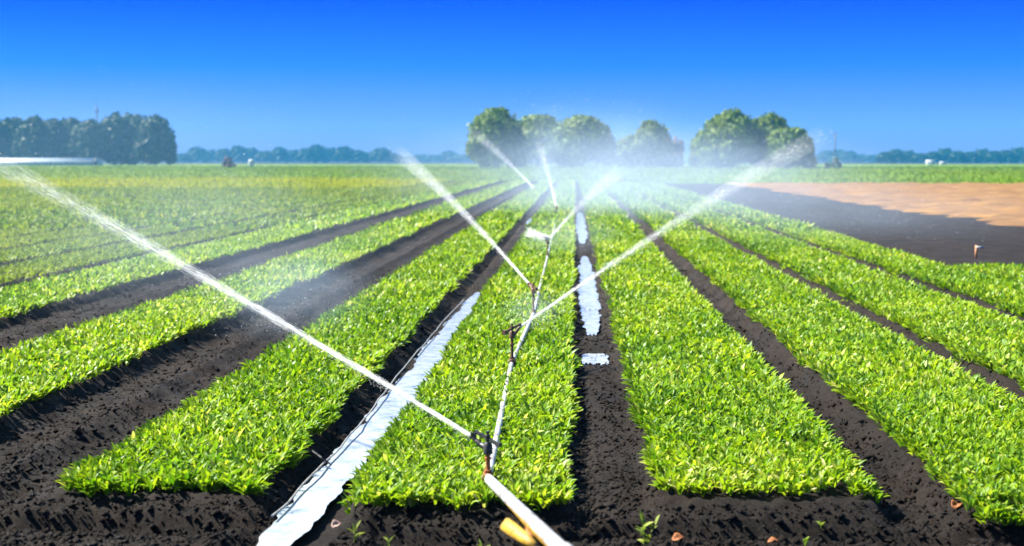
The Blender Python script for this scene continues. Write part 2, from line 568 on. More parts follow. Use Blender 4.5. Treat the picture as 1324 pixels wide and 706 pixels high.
def leaves(base, az, L, W, th0, kap, nseg, nac, rnd, tvals=None):
    """leaf blades as curved strips: nseg lengthwise, nac verts across (2 flat, 3 folded on the midrib)"""
    N = len(base)
    t = np.linspace(0, 1, nseg + 1)
    prof = np.interp(t, [0, 0.3, 0.65, 1.0], [0.34, 0.95, 0.88, 0.06])
    dirh = np.stack([np.cos(az), np.sin(az)], -1)
    perp = np.stack([-np.sin(az), np.cos(az)], -1)
    roll = rng.normal(0, 0.35, N)
    p = base.copy()
    V = np.zeros((N, nseg + 1, nac, 3))
    for i, ti in enumerate(t):
        if i > 0:
            tm = (t[i - 1] + ti) / 2
            th = th0 + kap * tm
            st_ = (t[i] - t[i - 1]) * L
            p = p + np.concatenate([dirh * (np.sin(th) * st_)[:, None], (np.cos(th) * st_)[:, None]], 1)
        w = W * prof[i] * 0.5
        th = th0 + kap * ti
        nrm = np.concatenate([-dirh * np.cos(th)[:, None], np.sin(th)[:, None]], 1)
        side = np.concatenate([perp * np.cos(roll)[:, None], np.zeros((N, 1))], 1) + nrm * np.sin(roll)[:, None]
        if nac == 2:
            V[:, i, 0] = p - side * w[:, None]
            V[:, i, 1] = p + side * w[:, None]
        else:
            V[:, i, 0] = p - side * w[:, None] + nrm * (w * 0.45)[:, None]
            V[:, i, 1] = p
            V[:, i, 2] = p + side * w[:, None] + nrm * (w * 0.45)[:, None]
    vn = (nseg + 1) * nac
    loc = np.arange(vn).reshape(nseg + 1, nac)
    ql = np.stack([loc[:-1, :-1], loc[:-1, 1:], loc[1:, 1:], loc[1:, :-1]], -1).reshape(-1, 4)
    Q = (ql[None] + (np.arange(N) * vn)[:, None, None]).reshape(-1, 4)
    return V.reshape(-1, 3), Q, np.repeat(rnd, vn)


class Acc:
    def __init__(s):
        s.v, s.q, s.r, s.n = [], [], [], 0

    def put(s, V, Q, r):
        s.v.append(V); s.q.append(Q + s.n); s.r.append(r); s.n += len(V)

    def mesh(s, name, smooth=False):
        return mesh_np(name, np.concatenate(s.v), np.concatenate(s.q), attrs={"rnd": np.concatenate(s.r)}, smooth=smooth)


#      y0    y1    plants/m2  leaves  L     W     nseg nac
LODS = [(5.0, 10.5, 600, 7, 0.068, 0.0245, 4, 3),
        (10.5, 17, 420, 6, 0.070, 0.027, 3, 2),
        (17, 34, 220, 4, 0.085, 0.034, 2, 2),
        (34, 62, 42, 3, 0.15, 0.075, 2, 2),
        (62, 125, 16, 3, 0.22, 0.16, 1, 2)]


def crop_bed(xl, xr, y0, y1, label):
    acc = Acc()
    for (a, b, dens, nl, L, W, ns, na) in LODS:
        a_, b_ = max(a, y0), min(b, y1)
        if b_ <= a_:
            continue
        n = int((b_ - a_) * (xr - xl) * dens)
        if n < 1:
            continue
        py = rng.uniform(a_, b_, n)
        px = rng.uniform(xl, xr, n)
        # ragged edges and bed end, thin spots, vigour
        ed = np.minimum(px - xl, xr - px)
        shift = 0.07 * fbm(py * 1.6, py * 0 + xl, 51, 3)
        px = px + np.where(ed < 0.15, shift, 0)
        keep = (px / py > -0.5) & (px / py < 0.42) | (py < 14)
        keep &= np.abs(px / np.maximum(py, 1)) < 0.75
        keep &= (py - y0) > 0.10 * (fbm(px * 3, px * 0 + 1.0, 52, 2) + 0.3)
        keep &= rng.random(n) > np.clip(fbm(px * 1.1, py * 0.7, 53, 3) * 0.5 - 0.06, 0, 0.5)
        px, py = px[keep], py[keep]
        n = len(px)
        if n == 0:
            continue
        vig = np.clip(1 + 0.38 * fbm(px * 0.9, py * 0.5, 54, 3) + rng.normal(0, 0.12, n), 0.55, 1.5)
        outw = np.clip(1 - np.minimum(px - xl, xr - px) / 0.12, 0, 1) * np.where(px - xl < xr - px, -1, 1)
        front = np.clip(1 - (py - y0) / 0.14, 0, 1)
        gz = ground_h(px, py, False)
        gz = np.maximum(gz, -0.05)
        pr = rng.normal(0, 0.10, n)
        # repeat per leaf
        az = rng.uniform(0, 2 * np.pi, (n, 1)) + np.arange(nl)[None] * 2.4 + rng.normal(0, 0.3, (n, nl))
        lean = rng.beta(1.7, 2.2, (n, nl)) * 1.25
        dx = np.cos(az) * np.sin(lean) + outw[:, None] * 0.35
        dy = np.sin(az) * np.sin(lean) - front[:, None] * 0.35
        az = np.arctan2(dy, dx)
        th0 = np.clip(np.hypot(dx, dy), 0.03, 1.2) * 0.75
        kap = rng.uniform(0.1, 1.25, (n, nl))
        base = np.stack([px, py, gz], -1)[:, None, :] + np.stack([np.cos(az), np.sin(az), np.zeros_like(az)], -1) * 0.012
        base[..., 2] += rng.uniform(0, 0.050, (n, nl))
        LL = L * vig[:, None] * rng.uniform(0.65, 1.25, (n, nl))
        WW = W * rng.uniform(0.7, 1.25, (n, nl)) * np.sqrt(vig)[:, None]
        rn = np.clip(0.44 + pr[:, None] + rng.normal(0, 0.26, (n, nl)) + 0.38 * fbm(px * 1.4, py * 0.8, 55, 2)[:, None], 0, 1)
        V, Q, r = leaves(base.reshape(-1, 3), az.ravel(), LL.ravel(), WW.ravel(), th0.ravel(), kap.ravel(), ns, na, rn.ravel())
        acc.put(V, Q, r)
    if not acc.v:
        return
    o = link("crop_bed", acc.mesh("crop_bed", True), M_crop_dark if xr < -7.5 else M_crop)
    tag(o, label, "crop bed", "beds of young leafy crop", "stuff")


names = ["fourth", "fifth", "sixth", "seventh", "eighth", "ninth", "tenth", "eleventh", "twelfth", "thirteenth", "fourteenth", "fifteenth", "sixteenth", "seventeenth", "eighteenth", "nineteenth", "twentieth", "twenty-first"]
k = 0
for (xl, xr, y0, y1, lab) in BEDS:
    if lab is None:
        lab = names[k] + " bed beyond the two wide tracks in the left distance"
        k += 1
    crop_bed(xl, xr, y0, y1, "leafy green crop " + lab)


def tufts(name, mat, n, xf, y0, y1, size, label, cat, power=1.0, tall=1.0):
    u = rng.random(n)
    py = y0 + (y1 - y0) * u ** power
    px = xf(py, rng.random(n))
    az = rng.uniform(0, 2 * np.pi, n)
    s = size * (0.6 + 0.8 * rng.random(n)) * (py / y0) ** 0.6
    base = np.stack([px, py, np.full(n, 0.0)], -1)
    rn = np.clip(0.5 + rng.normal(0, 0.2, n) + 0.5 * fbm(px * 0.05, py * 0.02, 61, 3), 0, 1)
    V, Q, r = leaves(base, az, s * tall, s, rng.uniform(0.3, 1.0, n), rng.uniform(0, 0.6, n), 1, 2, rn)
    o = link(name, mesh_np(name, V, Q, attrs={"rnd": r}), mat)
    tag(o, label, cat, kind="stuff")


tufts("yellow_crop", M_yellow, 42000, lambda y, u: -10.9 - u * (y * 0.52 - 9 + 4), 84.5, 120.5, 0.34, "yellow green crop in a band across the left distance", "crop", 1.0, 0.8)
tufts("field_crop", M_field, 42000, lambda y, u: 3.5 - u * (y * 0.46 + 3), 121.5, 420, 0.40, "low green crop filling the far left field up to the trees", "crop", 1.4, 0.6)
tufts("field_crop", M_field, 30000, lambda y, u: 4.5 + u * (y * 0.40), 109, 420, 0.36, "low green crop in the strip behind the sandy soil", "crop", 1.4, 0.6)

# clods of mud standing out of the shallow pools
bits = []
for c0, c1, xc_, hw_, cnt in ((12.2, 13.3, .2, .13, 16), (14.3, 17.5, .2, .12, 16), (18, 26.5, .2, .11, 8)):
    bits.append(np.stack([rng.uniform(xc_ - hw_, xc_ + hw_, cnt), rng.uniform(c0, c1, cnt)], -1))
bits = np.concatenate(bits)
# crumbs of soil lying in the furrows, tracks and on the headland
n = 170000
cy = 5.75 + (24 - 5.75) * rng.random(n) ** 2.2
cx = rng.uniform(-0.52, 0.50, n) * cy
prof0 = np.interp(cx, PX, PZ)
keep = ((prof0 < -0.012) | (cy < 7.1)) & ~(((np.abs(cx + 1.28) < 0.2) & (cy < 19.4)))
cx, cy = cx[keep], cy[keep]
n = len(cx)
s = np.exp(rng.normal(math.log(0.0056), 0.60, n)).clip(0.002, 0.028)
cx = np.concatenate([cx, bits[:, 0]]); cy = np.concatenate([cy, bits[:, 1]])
s = np.concatenate([s, rng.uniform(0.005, 0.013, len(bits))])
wet = np.concatenate([np.zeros(n, bool), np.ones(len(bits), bool)])
n = len(cx)
octv = np.array([(1, 0, 0), (0, 1, 0), (-1, 0, 0), (0, -1, 0), (0, 0, 0.8), (0, 0, -0.8)], float)
octf = np.array([(0, 1, 4), (1, 2, 4), (2, 3, 4), (3, 0, 4), (1, 0, 5), (2, 1, 5), (3, 2, 5), (0, 3, 5)])
a = rng.uniform(0, 6.28, n)
J = octv[None] * (1 + rng.normal(0, 0.3, (n, 6, 3)))
X = (J[..., 0] * np.cos(a)[:, None] - J[..., 1] * np.sin(a)[:, None]) * s[:, None] + cx[:, None]
Y = (J[..., 0] * np.sin(a)[:, None] + J[..., 1] * np.cos(a)[:, None]) * s[:, None] + cy[:, None]
Z = J[..., 2] * s[:, None] * np.where(wet, 0.6, 1.0)[:, None] + np.where(wet, -0.060, ground_h(cx, cy) + s * 0.35)[:, None]
T = (octf[None] + (np.arange(n) * 6)[:, None, None]).reshape(-1, 3)
o = link("soil_crumbs", mesh_np("soil_crumbs", np.stack([X, Y, Z], -1), None, T), M_soil)
tag(o, "loose dark soil crumbs lying in the furrows and on the headland", "soil crumbs", kind="stuff")

# ------------------------------------------------------------------ irrigation pipe
PIPEX = [(-0.44, 7.25), (-0.50, 11.5), (-0.43, 15.2), (-0.45, 24.5), (-0.50, 41.7), (-0.6, 70)]
PZC = 0.080
pipe = empty("irrigation_pipe", (-0.44, 7.25, 0))
tag(pipe, "long pale metal irrigation pipe lying along the central bed and rising towards the camera", "pipe")
org = Vector((-0.44, 7.25, 0))
near = Vector(at(733, 718, Y=4.35))
P1 = Vector((-0.44, 7.25, PZC))
mb = MB()
pp = [near + (P1 - near) * t for t in np.linspace(0, 1, 12)]
mb.tube([p - org for p in pp], 0.0265, 16)
mb.build("near_section", M_pipe, pipe)
mb = MB()
pts = []
for (xa, ya), (xb, yb) in zip(PIPEX[:-1], PIPEX[1:]):
    for t in np.linspace(0, 1, 14)[:-1]:
        pts.append(Vector((xa + (xb - xa) * t + 0.004 * math.sin(ya + t * 5), ya + (yb - ya) * t, PZC + 0.008 * math.sin(5 * t + ya))) - org)
mb.tube(pts, 0.020, 12)
mb.build("far_section", M_pipe, pipe)
# rust run-down along the underside of the near section
d = (P1 - near).normalized()
sidev = Vector((-1, 0, -0.35)).normalized()
mb = MB()
for t0, t1, w in ((0.02, 0.52, 0.010), (0.30, 0.66, 0.006)):
    pr = [near + (P1 - near) * t + sidev * (0.0215 - w * 0.2) + Vector((0, 0, -0.004)) for t in np.linspace(t0, t1, 9)]
    mb.tube([p - org for p in pr], [w * (0.3 + math.sin(math.pi * (i + 0.6) / 9.4)) for i in range(9)], 8)
mb.build("rust_streak", M_rust, pipe)
# yellow catch bracket hanging under the pipe
bp = Vector(at(690, 704, Y=4.55))
tipb = Vector(at(651, 676, Y=4.75))
dirb = (tipb - bp)
viewd = ((bp + tipb) * 0.5 - Vector((0, 0, CAMZ))).normalized()
wv = dirb.cross(viewd).normalized()
nrmb = wv.cross(dirb).normalized()
outl = [(0, .012), (.3, .018), (.7, .022), (.93, .0225), (1.0, .017)]
v = []
for s_, w in outl:
    for sg in (-1, 1):
        for tz in (-0.002, 0.002):
            v.append(bp + dirb * s_ + wv * (w * sg) + nrmb * tz - org)
qf = []
for i in range(len(outl) - 1):
    b0, b1 = i * 4, i * 4 + 4
    qf += [(b0, b1, b1 + 2, b0 + 2), (b0 + 1, b0 + 3, b1 + 3, b1 + 1), (b0, b0 + 1, b1 + 1, b1), (b0 + 2, b1 + 2, b1 + 3, b0 + 3)]
qf += [(0, 2, 3, 1), (len(v) - 4, len(v) - 3, len(v) - 1, len(v) - 2)]
mb.add(v, qf)
br = mb.build("bracket", M_yellow_plastic, pipe, smooth=False)
mb = MB()
mb.tube([near + (P1 - near) * 0.34 + Vector((-0.012, 0, -0.012)) - org, near + (P1 - near) * 0.25 + Vector((-0.03, 0, -0.045)) - org, bp + dirb * 0.62 - org], [0.011, 0.014, 0.008], 8)
mb.build("hanger", M_rust, pipe)
br["label"] = "yellow plastic bracket hanging under the pipe"
# elbow and standpipe (below the frame) that feed the pipe
mb = MB()
ed = (near - P1).normalized()
mb.tube([near - org - ed * 0.06, near - org + ed * 0.05], 0.034, 16)
mb.tube([near - org + ed * 0.03, near - org + ed * 0.16, near - org + ed * 0.24 + Vector((0, 0, -0.06)), Vector((near.x + ed.x * 0.26, near.y + ed.y * 0.26, -0.05)) - org], 0.03, 16)
mb.build("standpipe", M_pipe, pipe)
# clamps where the sprinklers stand
for (xa, ya) in PIPEX[:5]:
    mb = MB()
    mb.tube([Vector((xa, ya - 0.05, PZC)) - org, Vector((xa, ya - 0.045, PZC)) - org, Vector((xa, ya + 0.045, PZC)) - org, Vector((xa, ya + 0.05, PZC)) - org], [0.027, 0.033, 0.033, 0.027], 14)
    mb.tube([Vector((xa, ya, PZC + 0.02)) - org, Vector((xa, ya, PZC + 0.045)) - org], 0.021, 12)
    mb.build("clamp", M_rust if ya < 8 else M_bronze, pipe)

# ------------------------------------------------------------------ sprinklers and their jets


def sprinkler(px, py_, label, aim, riser=0.17, mat=M_bronze, capmat=None, k=1.0):
    z0 = PZC + 0.035
    root = empty("sprinkler", (px, py_, z0))
    tag(root, label, "sprinkler", "sprinklers along the irrigation pipe")
    a = Vector((aim[0], aim[1], 0)).normalized()
    s = Vector((-a.y, a.x, 0))
    up = Vector((0, 0, 1))
    m = MB()
    m.tube([(0, 0, 0), (0, 0, .01), (0, 0, riser * .55), (0, 0, riser * .56), (0, 0, riser * .62), (0, 0, riser * .63), (0, 0, riser - .02)], [.017, .0125, .0125, .018, .018, .0125, .0125], 10)
    m.build("riser", M_rust if capmat else mat, root)
    m = MB()
    m.tube([(0, 0, riser - .03), (0, 0, riser - .025), (0, 0, riser + .02), (0, 0, riser + .035)], [.016, .024, .024, .014], 12)
    m.tube([Vector((0, 0, riser)) - a * .015, Vector((0, 0, riser)) + a * .05 + up * .012], .016, 10)
    m.build("body", capmat or mat, root)
    m = MB()
    n0 = Vector((0, 0, riser + .008))
    m.tube([n0 + a * .045, n0 + a * .05 + up * .002, n0 + a * .13 + up * .035, n0 + a * .145 + up * .042], [.011, .015, .011, .008], 10)
    m.build("nozzle", capmat or mat, root)
    m = MB()
    m.tube([(0, 0, riser + .03), (0, 0, riser + .085)], .006, 8)
    m.tube([(0, 0, riser + .083), (0, 0, riser + .092)], .012, 8)
    m.build("spring_post", capmat or mat, root)
    # swinging arm: a flat bar that carries a counterweight behind and a deflector spoon over the nozzle
    m = MB()
    c = Vector((0, 0, riser + .055))
    tip = c + a * (.165 * k) + up * .02
    tail = c - a * (.12 * k) - up * .02
    for p0, p1 in ((tail, c), (c, tip)):
        mid = (p0 + p1) / 2
        dd = p1 - p0
        rot = dd.to_track_quat('X', 'Z').to_matrix()
        m.box(mid, (dd.length, .011, .017), rot)
    m.tube([c - up * .012, c + up * .016], .014, 10)
    m.build("arm", capmat or mat, root)
    m = MB()
    m.box(tail - a * .012, (.055 * k, .03 * k, .034 * k), a.to_track_quat('X', 'Z').to_matrix(), .9)
    m.build("counterweight", capmat or mat, root)
    m = MB()
    m.box(tip + s * .012 - up * .018, (.05 * k, .006, .045 * k), (a + s * .5).to_track_quat('X', 'Z').to_matrix())
    m.build("deflector", capmat or mat, root)
    return Vector((px, py_, z0)) + n0 + a * .145 + up * .042


def water_jet(p0, p1, label, r0, r1, n, sag=0.12, dens=1.0, tmax=1.0, wid=0.006, horn=0.36, hk=1.5):
    p0, p1 = np.array(p0), np.array(p1)
    D = (p1 - p0) * 1.12
    Ln = np.linalg.norm(D)

    def path(t):
        return p0 + D * t[:, None] + np.stack([0 * t, 0 * t, 4 * sag * t * (1 - t)], -1)
    ax = D / Ln
    sx = np.cross(ax, [0, 0, 1.0]); sx /= np.linalg.norm(sx)
    sy = np.cross(sx, ax)
    # streaks, then droplets that drift down out of the jet
    m1 = int(n * 0.5)
    t = np.concatenate([rng.beta(0.62, 1.9, m1), rng.beta(0.85, 1.9, n - m1)]) * tmax * 1.02
    isd = np.concatenate([np.zeros(m1, bool), np.ones(n - m1, bool)])
    rad = r0 + (r1 - r0) * t ** 1.2
    puls = 0.75 + 0.5 * (vnoise(t * 23, t * 0 + r1 * 50, 77) + 0.5)
    g = rng.normal(0, 1, (n, 2)) * np.where(isd, 1.0, 0.5)[:, None]
    C = path(t) + (sx * g[:, :1] + sy * g[:, 1:]) * (rad * puls)[:, None]
    C[:, 2] -= np.where(isd, rng.exponential(1.0, n) * rad * 0.9, 0)
    ln = np.where(isd, rng.uniform(0.006, 0.02, n), rng.uniform(0.06, 0.36, n) * (0.5 + 0.5 * t))
    w = np.where(isd, rng.uniform(0.4, 0.9, n), rng.uniform(0.4, 1.0, n)) * wid * (0.7 + 0.5 * t)
    tg = path(np.clip(t + 0.01, 0, 2)) - path(t)
    tg /= np.linalg.norm(tg, axis=1)[:, None]
    tg = tg + (sx * g[:, :1] + sy * g[:, 1:]) * (rad / Ln * 1.2)[:, None]
    V = np.zeros((n, 6, 3))
    V[:, 4] = C + tg * ln[:, None] * 0.5
    V[:, 5] = C - tg * ln[:, None] * 0.5
    for k_, (ca, sa) in enumerate(((1, 0), (0, 1), (-1, 0), (0, -1))):
        V[:, k_] = C + (sx * ca + sy * sa) * w[:, None] * 0.5
    V = V - p0
    T = (octf[None] + (np.arange(n) * 6)[:, None, None]).reshape(-1, 3)
    # solid core close to the nozzle
    mb = MB()
    tt = np.linspace(0, 0.25, 16)
    pc = path(tt) - p0
    mb.tube([Vector(p) for p in pc], [max(r0 * 0.55 * (1 - i / 15.5), 0.001) for i in range(16)], 8)
    cv = np.array([tuple(p) for p in mb.v])
    b = n * 6
    me = mesh_np("water_jet", np.concatenate([V.reshape(-1, 3), cv]), [tuple(i + b for i in f) for f in mb.q],
                 np.concatenate([T, np.array(mb.t) + b]))
    o = link("water_jet", me, M_jet, loc=tuple(p0))
    tag(o, label, "water jet", "water jets thrown by the sprinklers")
    # fine mist carried round the jet: a volume inside a widening horn
    tt = np.linspace(0.0, 1.0, 14) * tmax
    hx = []
    for t_ in tt:
        hx.append((r0 + (r1 - r0) * t_ ** 1.35) * hk)
    mb = MB()
    mb.tube([Vector(p) for p in (path(tt) - p0)], hx, 14)
    m, nt, N, L, out = new_mat("jet_mist")
    tc = N.new("ShaderNodeTexCoord").outputs["Object"]
    dot = N.new("ShaderNodeVectorMath"); dot.operation = "DOT_PRODUCT"
    L.new(tc, dot.inputs[0]); dot.inputs[1].default_value = tuple(ax / Ln)
    fall = ramp(nt, dot.outputs["Value"], [(0.0, (0.8,) * 3), (0.12, (0.28,) * 3), (0.4, (0.15,) * 3), (0.7, (0.075,) * 3), (0.97, (0.0,) * 3)])
    nz = ramp(nt, noise(nt, 5.0, 3, 0.6, tc), [(0.35, (0.35,) * 3), (0.65, (1.5,) * 3)])
    a_ = N.new("ShaderNodeMath"); a_.operation = "MULTIPLY"
    L.new(fall, a_.inputs[0]); L.new(nz, a_.inputs[1])
    b_ = N.new("ShaderNodeMath"); b_.operation = "MULTIPLY"
    L.new(a_.outputs[0], b_.inputs[0]); b_.inputs[1].default_value = horn / max(r1, 0.05)
    vv = N.new("ShaderNodeVolumePrincipled")
    vv.inputs["Color"].default_value = (0.96, 0.975, 0.99, 1)
    L.new(b_.outputs[0], vv.inputs["Density"])
    L.new(vv.outputs[0], out.inputs["Volume"])
    mb.build("fine_mist", m, o)
    return o


heads = []
spec_heads = [
    (PIPEX[0], at(0, 215, Y=12.0), "nearest small black sprinkler head on a rusty foot where the pipe rises", dict(riser=.12, mat=M_bronze, capmat=M_black, k=.62)),
    (PIPEX[1], at(1050, 185, Y=20), "second sprinkler from the camera, brown T-shaped head jetting to the right", dict(riser=.19)),
    (PIPEX[2], at(520, 205, Y=26), "third sprinkler from the camera, brown head jetting up to the left", dict(riser=.21)),
    (PIPEX[3], at(800, 225, Y=33), "fourth sprinkler from the camera, with a short white splash on its left", dict(riser=.21)),
    (PIPEX[4], at(697, 190, Y=47), "farthest visible sprinkler, a tiny dark head under a steep jet", dict(riser=.21)),
]
for (p, end, lab, kw) in spec_heads:
    aim = (end[0] - p[0], end[1] - p[1])
    heads.append((sprinkler(p[0], p[1], lab, aim, **kw), end))

water_jet(heads[0][0], heads[0][1], "long white jet from the nearest sprinkler crossing the left beds to the photo's edge", 0.009, 0.075, 4400, 0.04, wid=0.0030)
water_jet(heads[1][0], heads[1][1], "white jet rising to the right over the puddle furrow from the second sprinkler", 0.010, 0.12, 3200, 0.08, wid=0.0042)
water_jet(heads[2][0], heads[2][1], "white jet rising steeply to the left from the third sprinkler", 0.012, 0.12, 3400, 0.10, wid=0.0055)
water_jet(heads[3][0], heads[3][1], "white jet from the fourth sprinkler running right into the mist", 0.018, 0.15, 1500, 0.10, wid=0.008, horn=0.2)
water_jet(heads[4][0], heads[4][1], "thin steep jet from the farthest visible sprinkler", 0.025, 0.13, 1000, 0.15, wid=0.012, horn=0.22)
j0 = at(690, 243, Y=62)
water_jet(j0, at(612, 172, Y=68), "faint far jet slanting up left in front of the round trees", 0.04, 0.22, 1100, 0.12, wid=0.017)
h3 = np.array(heads[3][0])
water_jet(np.array([-0.46, 24.4, 0.40]), at(683, 300, Y=24.0), "short white splash left of the fourth sprinkler", 0.035, 0.07, 700, 0.0, wid=0.016, horn=0.5)

# clouds of fine spray
MIST = [
    # px, py, Y, rx, ry, rz, density, noise scale, label
    (765, 228, 48, 5.6, 15, 3.3, 0.30, 1.5, "dense white spray cloud hanging over the middle of the field"),
    (706, 200, 50, 1.2, 2.6, 2.3, 0.65, 1.6, "tall white puff of spray in front of the round trees"),
    (890, 228, 42, 6.5, 10, 2.2, 0.44, 1.8, "thin spray drifting over the end of the right beds"),
    (1000, 240, 34, 5.6, 8, 1.5, 0.16, 1.8, "thin spray drifting over the dark soil below the right jet"),
    (620, 222, 44, 6.0, 9, 2.2, 0.22, 1.8, "thin spray drifting under the upper left jet"),
    (225, 295, 13.5, 3.2, 3.4, 1.1, 0.5, 2.2, "thin spray falling on the left beds below the long jet"),
    (375, 375, 11.0, 0.9, 1.3, 0.5, 1.6, 2.4, "small puff of spray over the wide track beside the long jet"),
    (90, 185, 30, 8.0, 6, 2.0, 0.09, 2.0, "faint veil of spray before the dark wood on the left"),
    (1090, 272, 25, 5.0, 4.5, 0.8, 0.36, 1.8, "low thin spray over the dark soil in front of the orange sandy field"),
    (730, 300, 25, 1.3, 3.0, 0.55, 0.5, 2.0, "low spray round the fourth sprinkler"),
    (690, 400, 12.0, 0.35, 0.7, 0.22, 1.2, 2.0, "small splash of spray round the second sprinkler head"),
]
for (px, py_, Y_, rx, ry, rz, dn, ns, lab) in MIST:
    m = MB()
    m.sphere((0, 0, 0), 1.0, 20, 12)
    o = m.build("spray_mist", mist_mat("spray_mist", dn * 0.105, ns), None)
    c = at(px, py_, Y=Y_)
    o.location = tuple(c)
    o.scale = (rx, ry, rz)
    tag(o, lab, "mist", "clouds of fine sprinkler spray", "stuff")

# single drops caught in the light inside the drifting spray
acc_v = []
for (px, py_, Y_, rx, ry, rz, dn, ns, lab), cnt, sz in zip(MIST, (6000, 500, 4000, 2500, 1500, 2200, 700, 1800, 1500, 900, 1500), (.017, .017, .015, .012, .012, .006, .005, .010, .009, .010, .005)):
    c = at(px, py_, Y=Y_)
    u = rng.normal(0, 0.45, (cnt, 3))
    P = c + u * np.array([rx, ry, rz])
    P = P[(P[:, 2] > 0.15) & (np.linalg.norm(u, axis=1) < 0.95)]
    s = sz * np.exp(rng.normal(-0.1, 0.35, len(P)))
    acc_v.append(P[:, None, :] + octv[None] * s[:, None, None] * 0.4)
V = np.concatenate(acc_v)
n = len(V)
T = (octf[None] + (np.arange(n) * 6)[:, None, None]).reshape(-1, 3)
o = link("spray_droplets", mesh_np("spray_droplets", V.reshape(-1, 3), None, T), M_drop)
tag(o, "fine glittering water drops hanging in the air over the field", "water drops", kind="stuff")

# ------------------------------------------------------------------ thin hose and small things on the ground
mb = MB()
hp = [(352, 668), (372, 648), (400, 618), (432, 586), (462, 553), (490, 517), (512, 487), (548, 445), (578, 410), (600, 387)]
hw = [Vector(at(px, py_, z=-0.035)) for px, py_ in hp]
pts = []
for a_, b_ in zip(hw[:-1], hw[1:]):
    for t in np.linspace(0, 1, 5)[:-1]:
        p = a_ + (b_ - a_) * t
        pts.append(p + Vector((0.004 * math.sin(p.y * 9), 0, 0.006 * math.sin(p.y * 5))))
pts.append(hw[-1])
mb.tube(pts, 0.0055, 8)
tag(mb.build("hose", M_hose, None), "thin pale hose lying along the left edge of the long water strip", "hose")
mb = MB()
mb.tube([at(404, 583, z=0.02), at(416, 592, z=0.0), at(428, 601, z=-0.04)], [0.005, 0.007, 0.004], 7)
tag(mb.build("twig", M_black, None), "short dark twig on the bank beside the long water strip", "twig")

# orange stake with a white tag
c = at(1262, 333, z=0.0)
st_ = empty("marker_stake", tuple(c))
tag(st_, "small orange wooden stake with a white tag at the edge of the dark soil", "stake")
MB().box((0, 0, 0.10), (0.035, 0.035, 0.24)).build("post", M_stake, st_, smooth=False)
MB().box((0.06, -0.021, 0.185), (0.13, 0.006, 0.04)).build("tag", M_white, st_, smooth=False)


def curled_leaf(name, mat, px, py_, L, W, rz, label, cat, curl=0.6, z=-0.02):
    c = at(px, py_, z=z)
    c[2] = float(ground_h(np.array([c[0]]), np.array([c[1]]))[0]) + 0.01
    n, k = 9, 5
    v, qf = [], []
    for i in range(n):
        t = i / (n - 1)
        w = W * math.sin(math.pi * min(1, t * 0.9 + 0.1)) ** 0.7 * 0.5 + 0.001
        for j in range(k):
            u = j / (k - 1) * 2 - 1
            v.append(Vector(((t - 0.5) * L, u * w, curl * (u * u) * w + 0.12 * L * math.sin(3 * t) + 0.003 * math.sin(9 * t + 4 * u))))
    for i in range(n - 1):
        for j in range(k - 1):
            a_ = i * k + j
            qf.append((a_, a_ + 1, a_ + k + 1, a_ + k))
    mb = MB().add(v, qf)
    o = mb.build(name, mat, None)
    sol = o.modifiers.new("thickness", "SOLIDIFY"); sol.thickness = 0.002
    o.location = tuple(c); o.rotation_euler = (R(15), R(-8), rz)
    return tag(o, label, cat)


curled_leaf("dry_husk", M_straw, 536, 684, 0.14, 0.04, 0.1, "pale pinkish curled husk on the soil in front of the central bed", "husk", 0.5)
curled_leaf("dry_leaf", M_dry, 878, 692, 0.065, 0.05, 0.4, "bright orange dry leaf beside the weed at the bottom edge", "dry leaf")
curled_leaf("dry_leaf", M_dry, 1000, 691, 0.05, 0.03, 0.0, "dull reddish dry leaf left of the small green sprig", "dry leaf")
curled_leaf("dry_leaf", M_dry, 1236, 657, 0.07, 0.05, 1.0, "orange dry leaf under the front of the lower right bed", "dry leaf")
curled_leaf("dry_leaf", M_straw, 436, 684, 0.06, 0.045, 0.9, "small pale dry leaf on the soil beside the white water", "dry leaf")
curled_leaf("dry_leaf", M_dry, 596, 682, 0.045, 0.035, 0.5, "tiny brown dry leaf right of the pale curled husk", "dry leaf")


def weed(px, py_, h, nst, nlf, L, W, label, seed):
    r = np.random.default_rng(seed)
    c = at(px, py_, z=-0.02)
    c[2] = float(ground_h(np.array([c[0]]), np.array([c[1]]))[0]) - 0.005
    root = empty("weed", tuple(c))
    tag(root, label, "weed")
    bs, az, tt = [], [], []
    mb = MB()
    for k_ in range(nst):
        a_ = r.uniform(0, 6.28)
        ln = 0.35 * h if nst > 1 else 0.1 * h
        top = Vector((math.cos(a_) * ln, math.sin(a_) * ln * 0.4, h * r.uniform(0.75, 1.0)))
        mid = top * 0.5 + Vector((0, 0, 0.12 * h))
        mb.tube([(0, 0, 0), mid, top], [0.004, 0.003, 0.0015], 6)
        for i in range(nlf):
            t = 0.25 + 0.75 * i / max(1, nlf - 1)
            p = (mid * (t / .5) if t < .5 else mid + (top - mid) * ((t - .5) / .5))
            bs.append(tuple(p)); az.append(r.uniform(0, 6.28)); tt.append(t)
    mb.build("stem", M_weed, root)
    n_ = len(bs)
    V, Q, rr = leaves(np.array(bs), np.array(az), L * r.uniform(.7, 1.2, n_), W * r.uniform(.8, 1.2, n_), r.uniform(.2, .9, n_), r.uniform(.2, 1, n_), 4, 3, r.random(n_))
    link("foliage", mesh_np("foliage", V, Q, attrs={"rnd": rr}, smooth=True), M_weed, root)


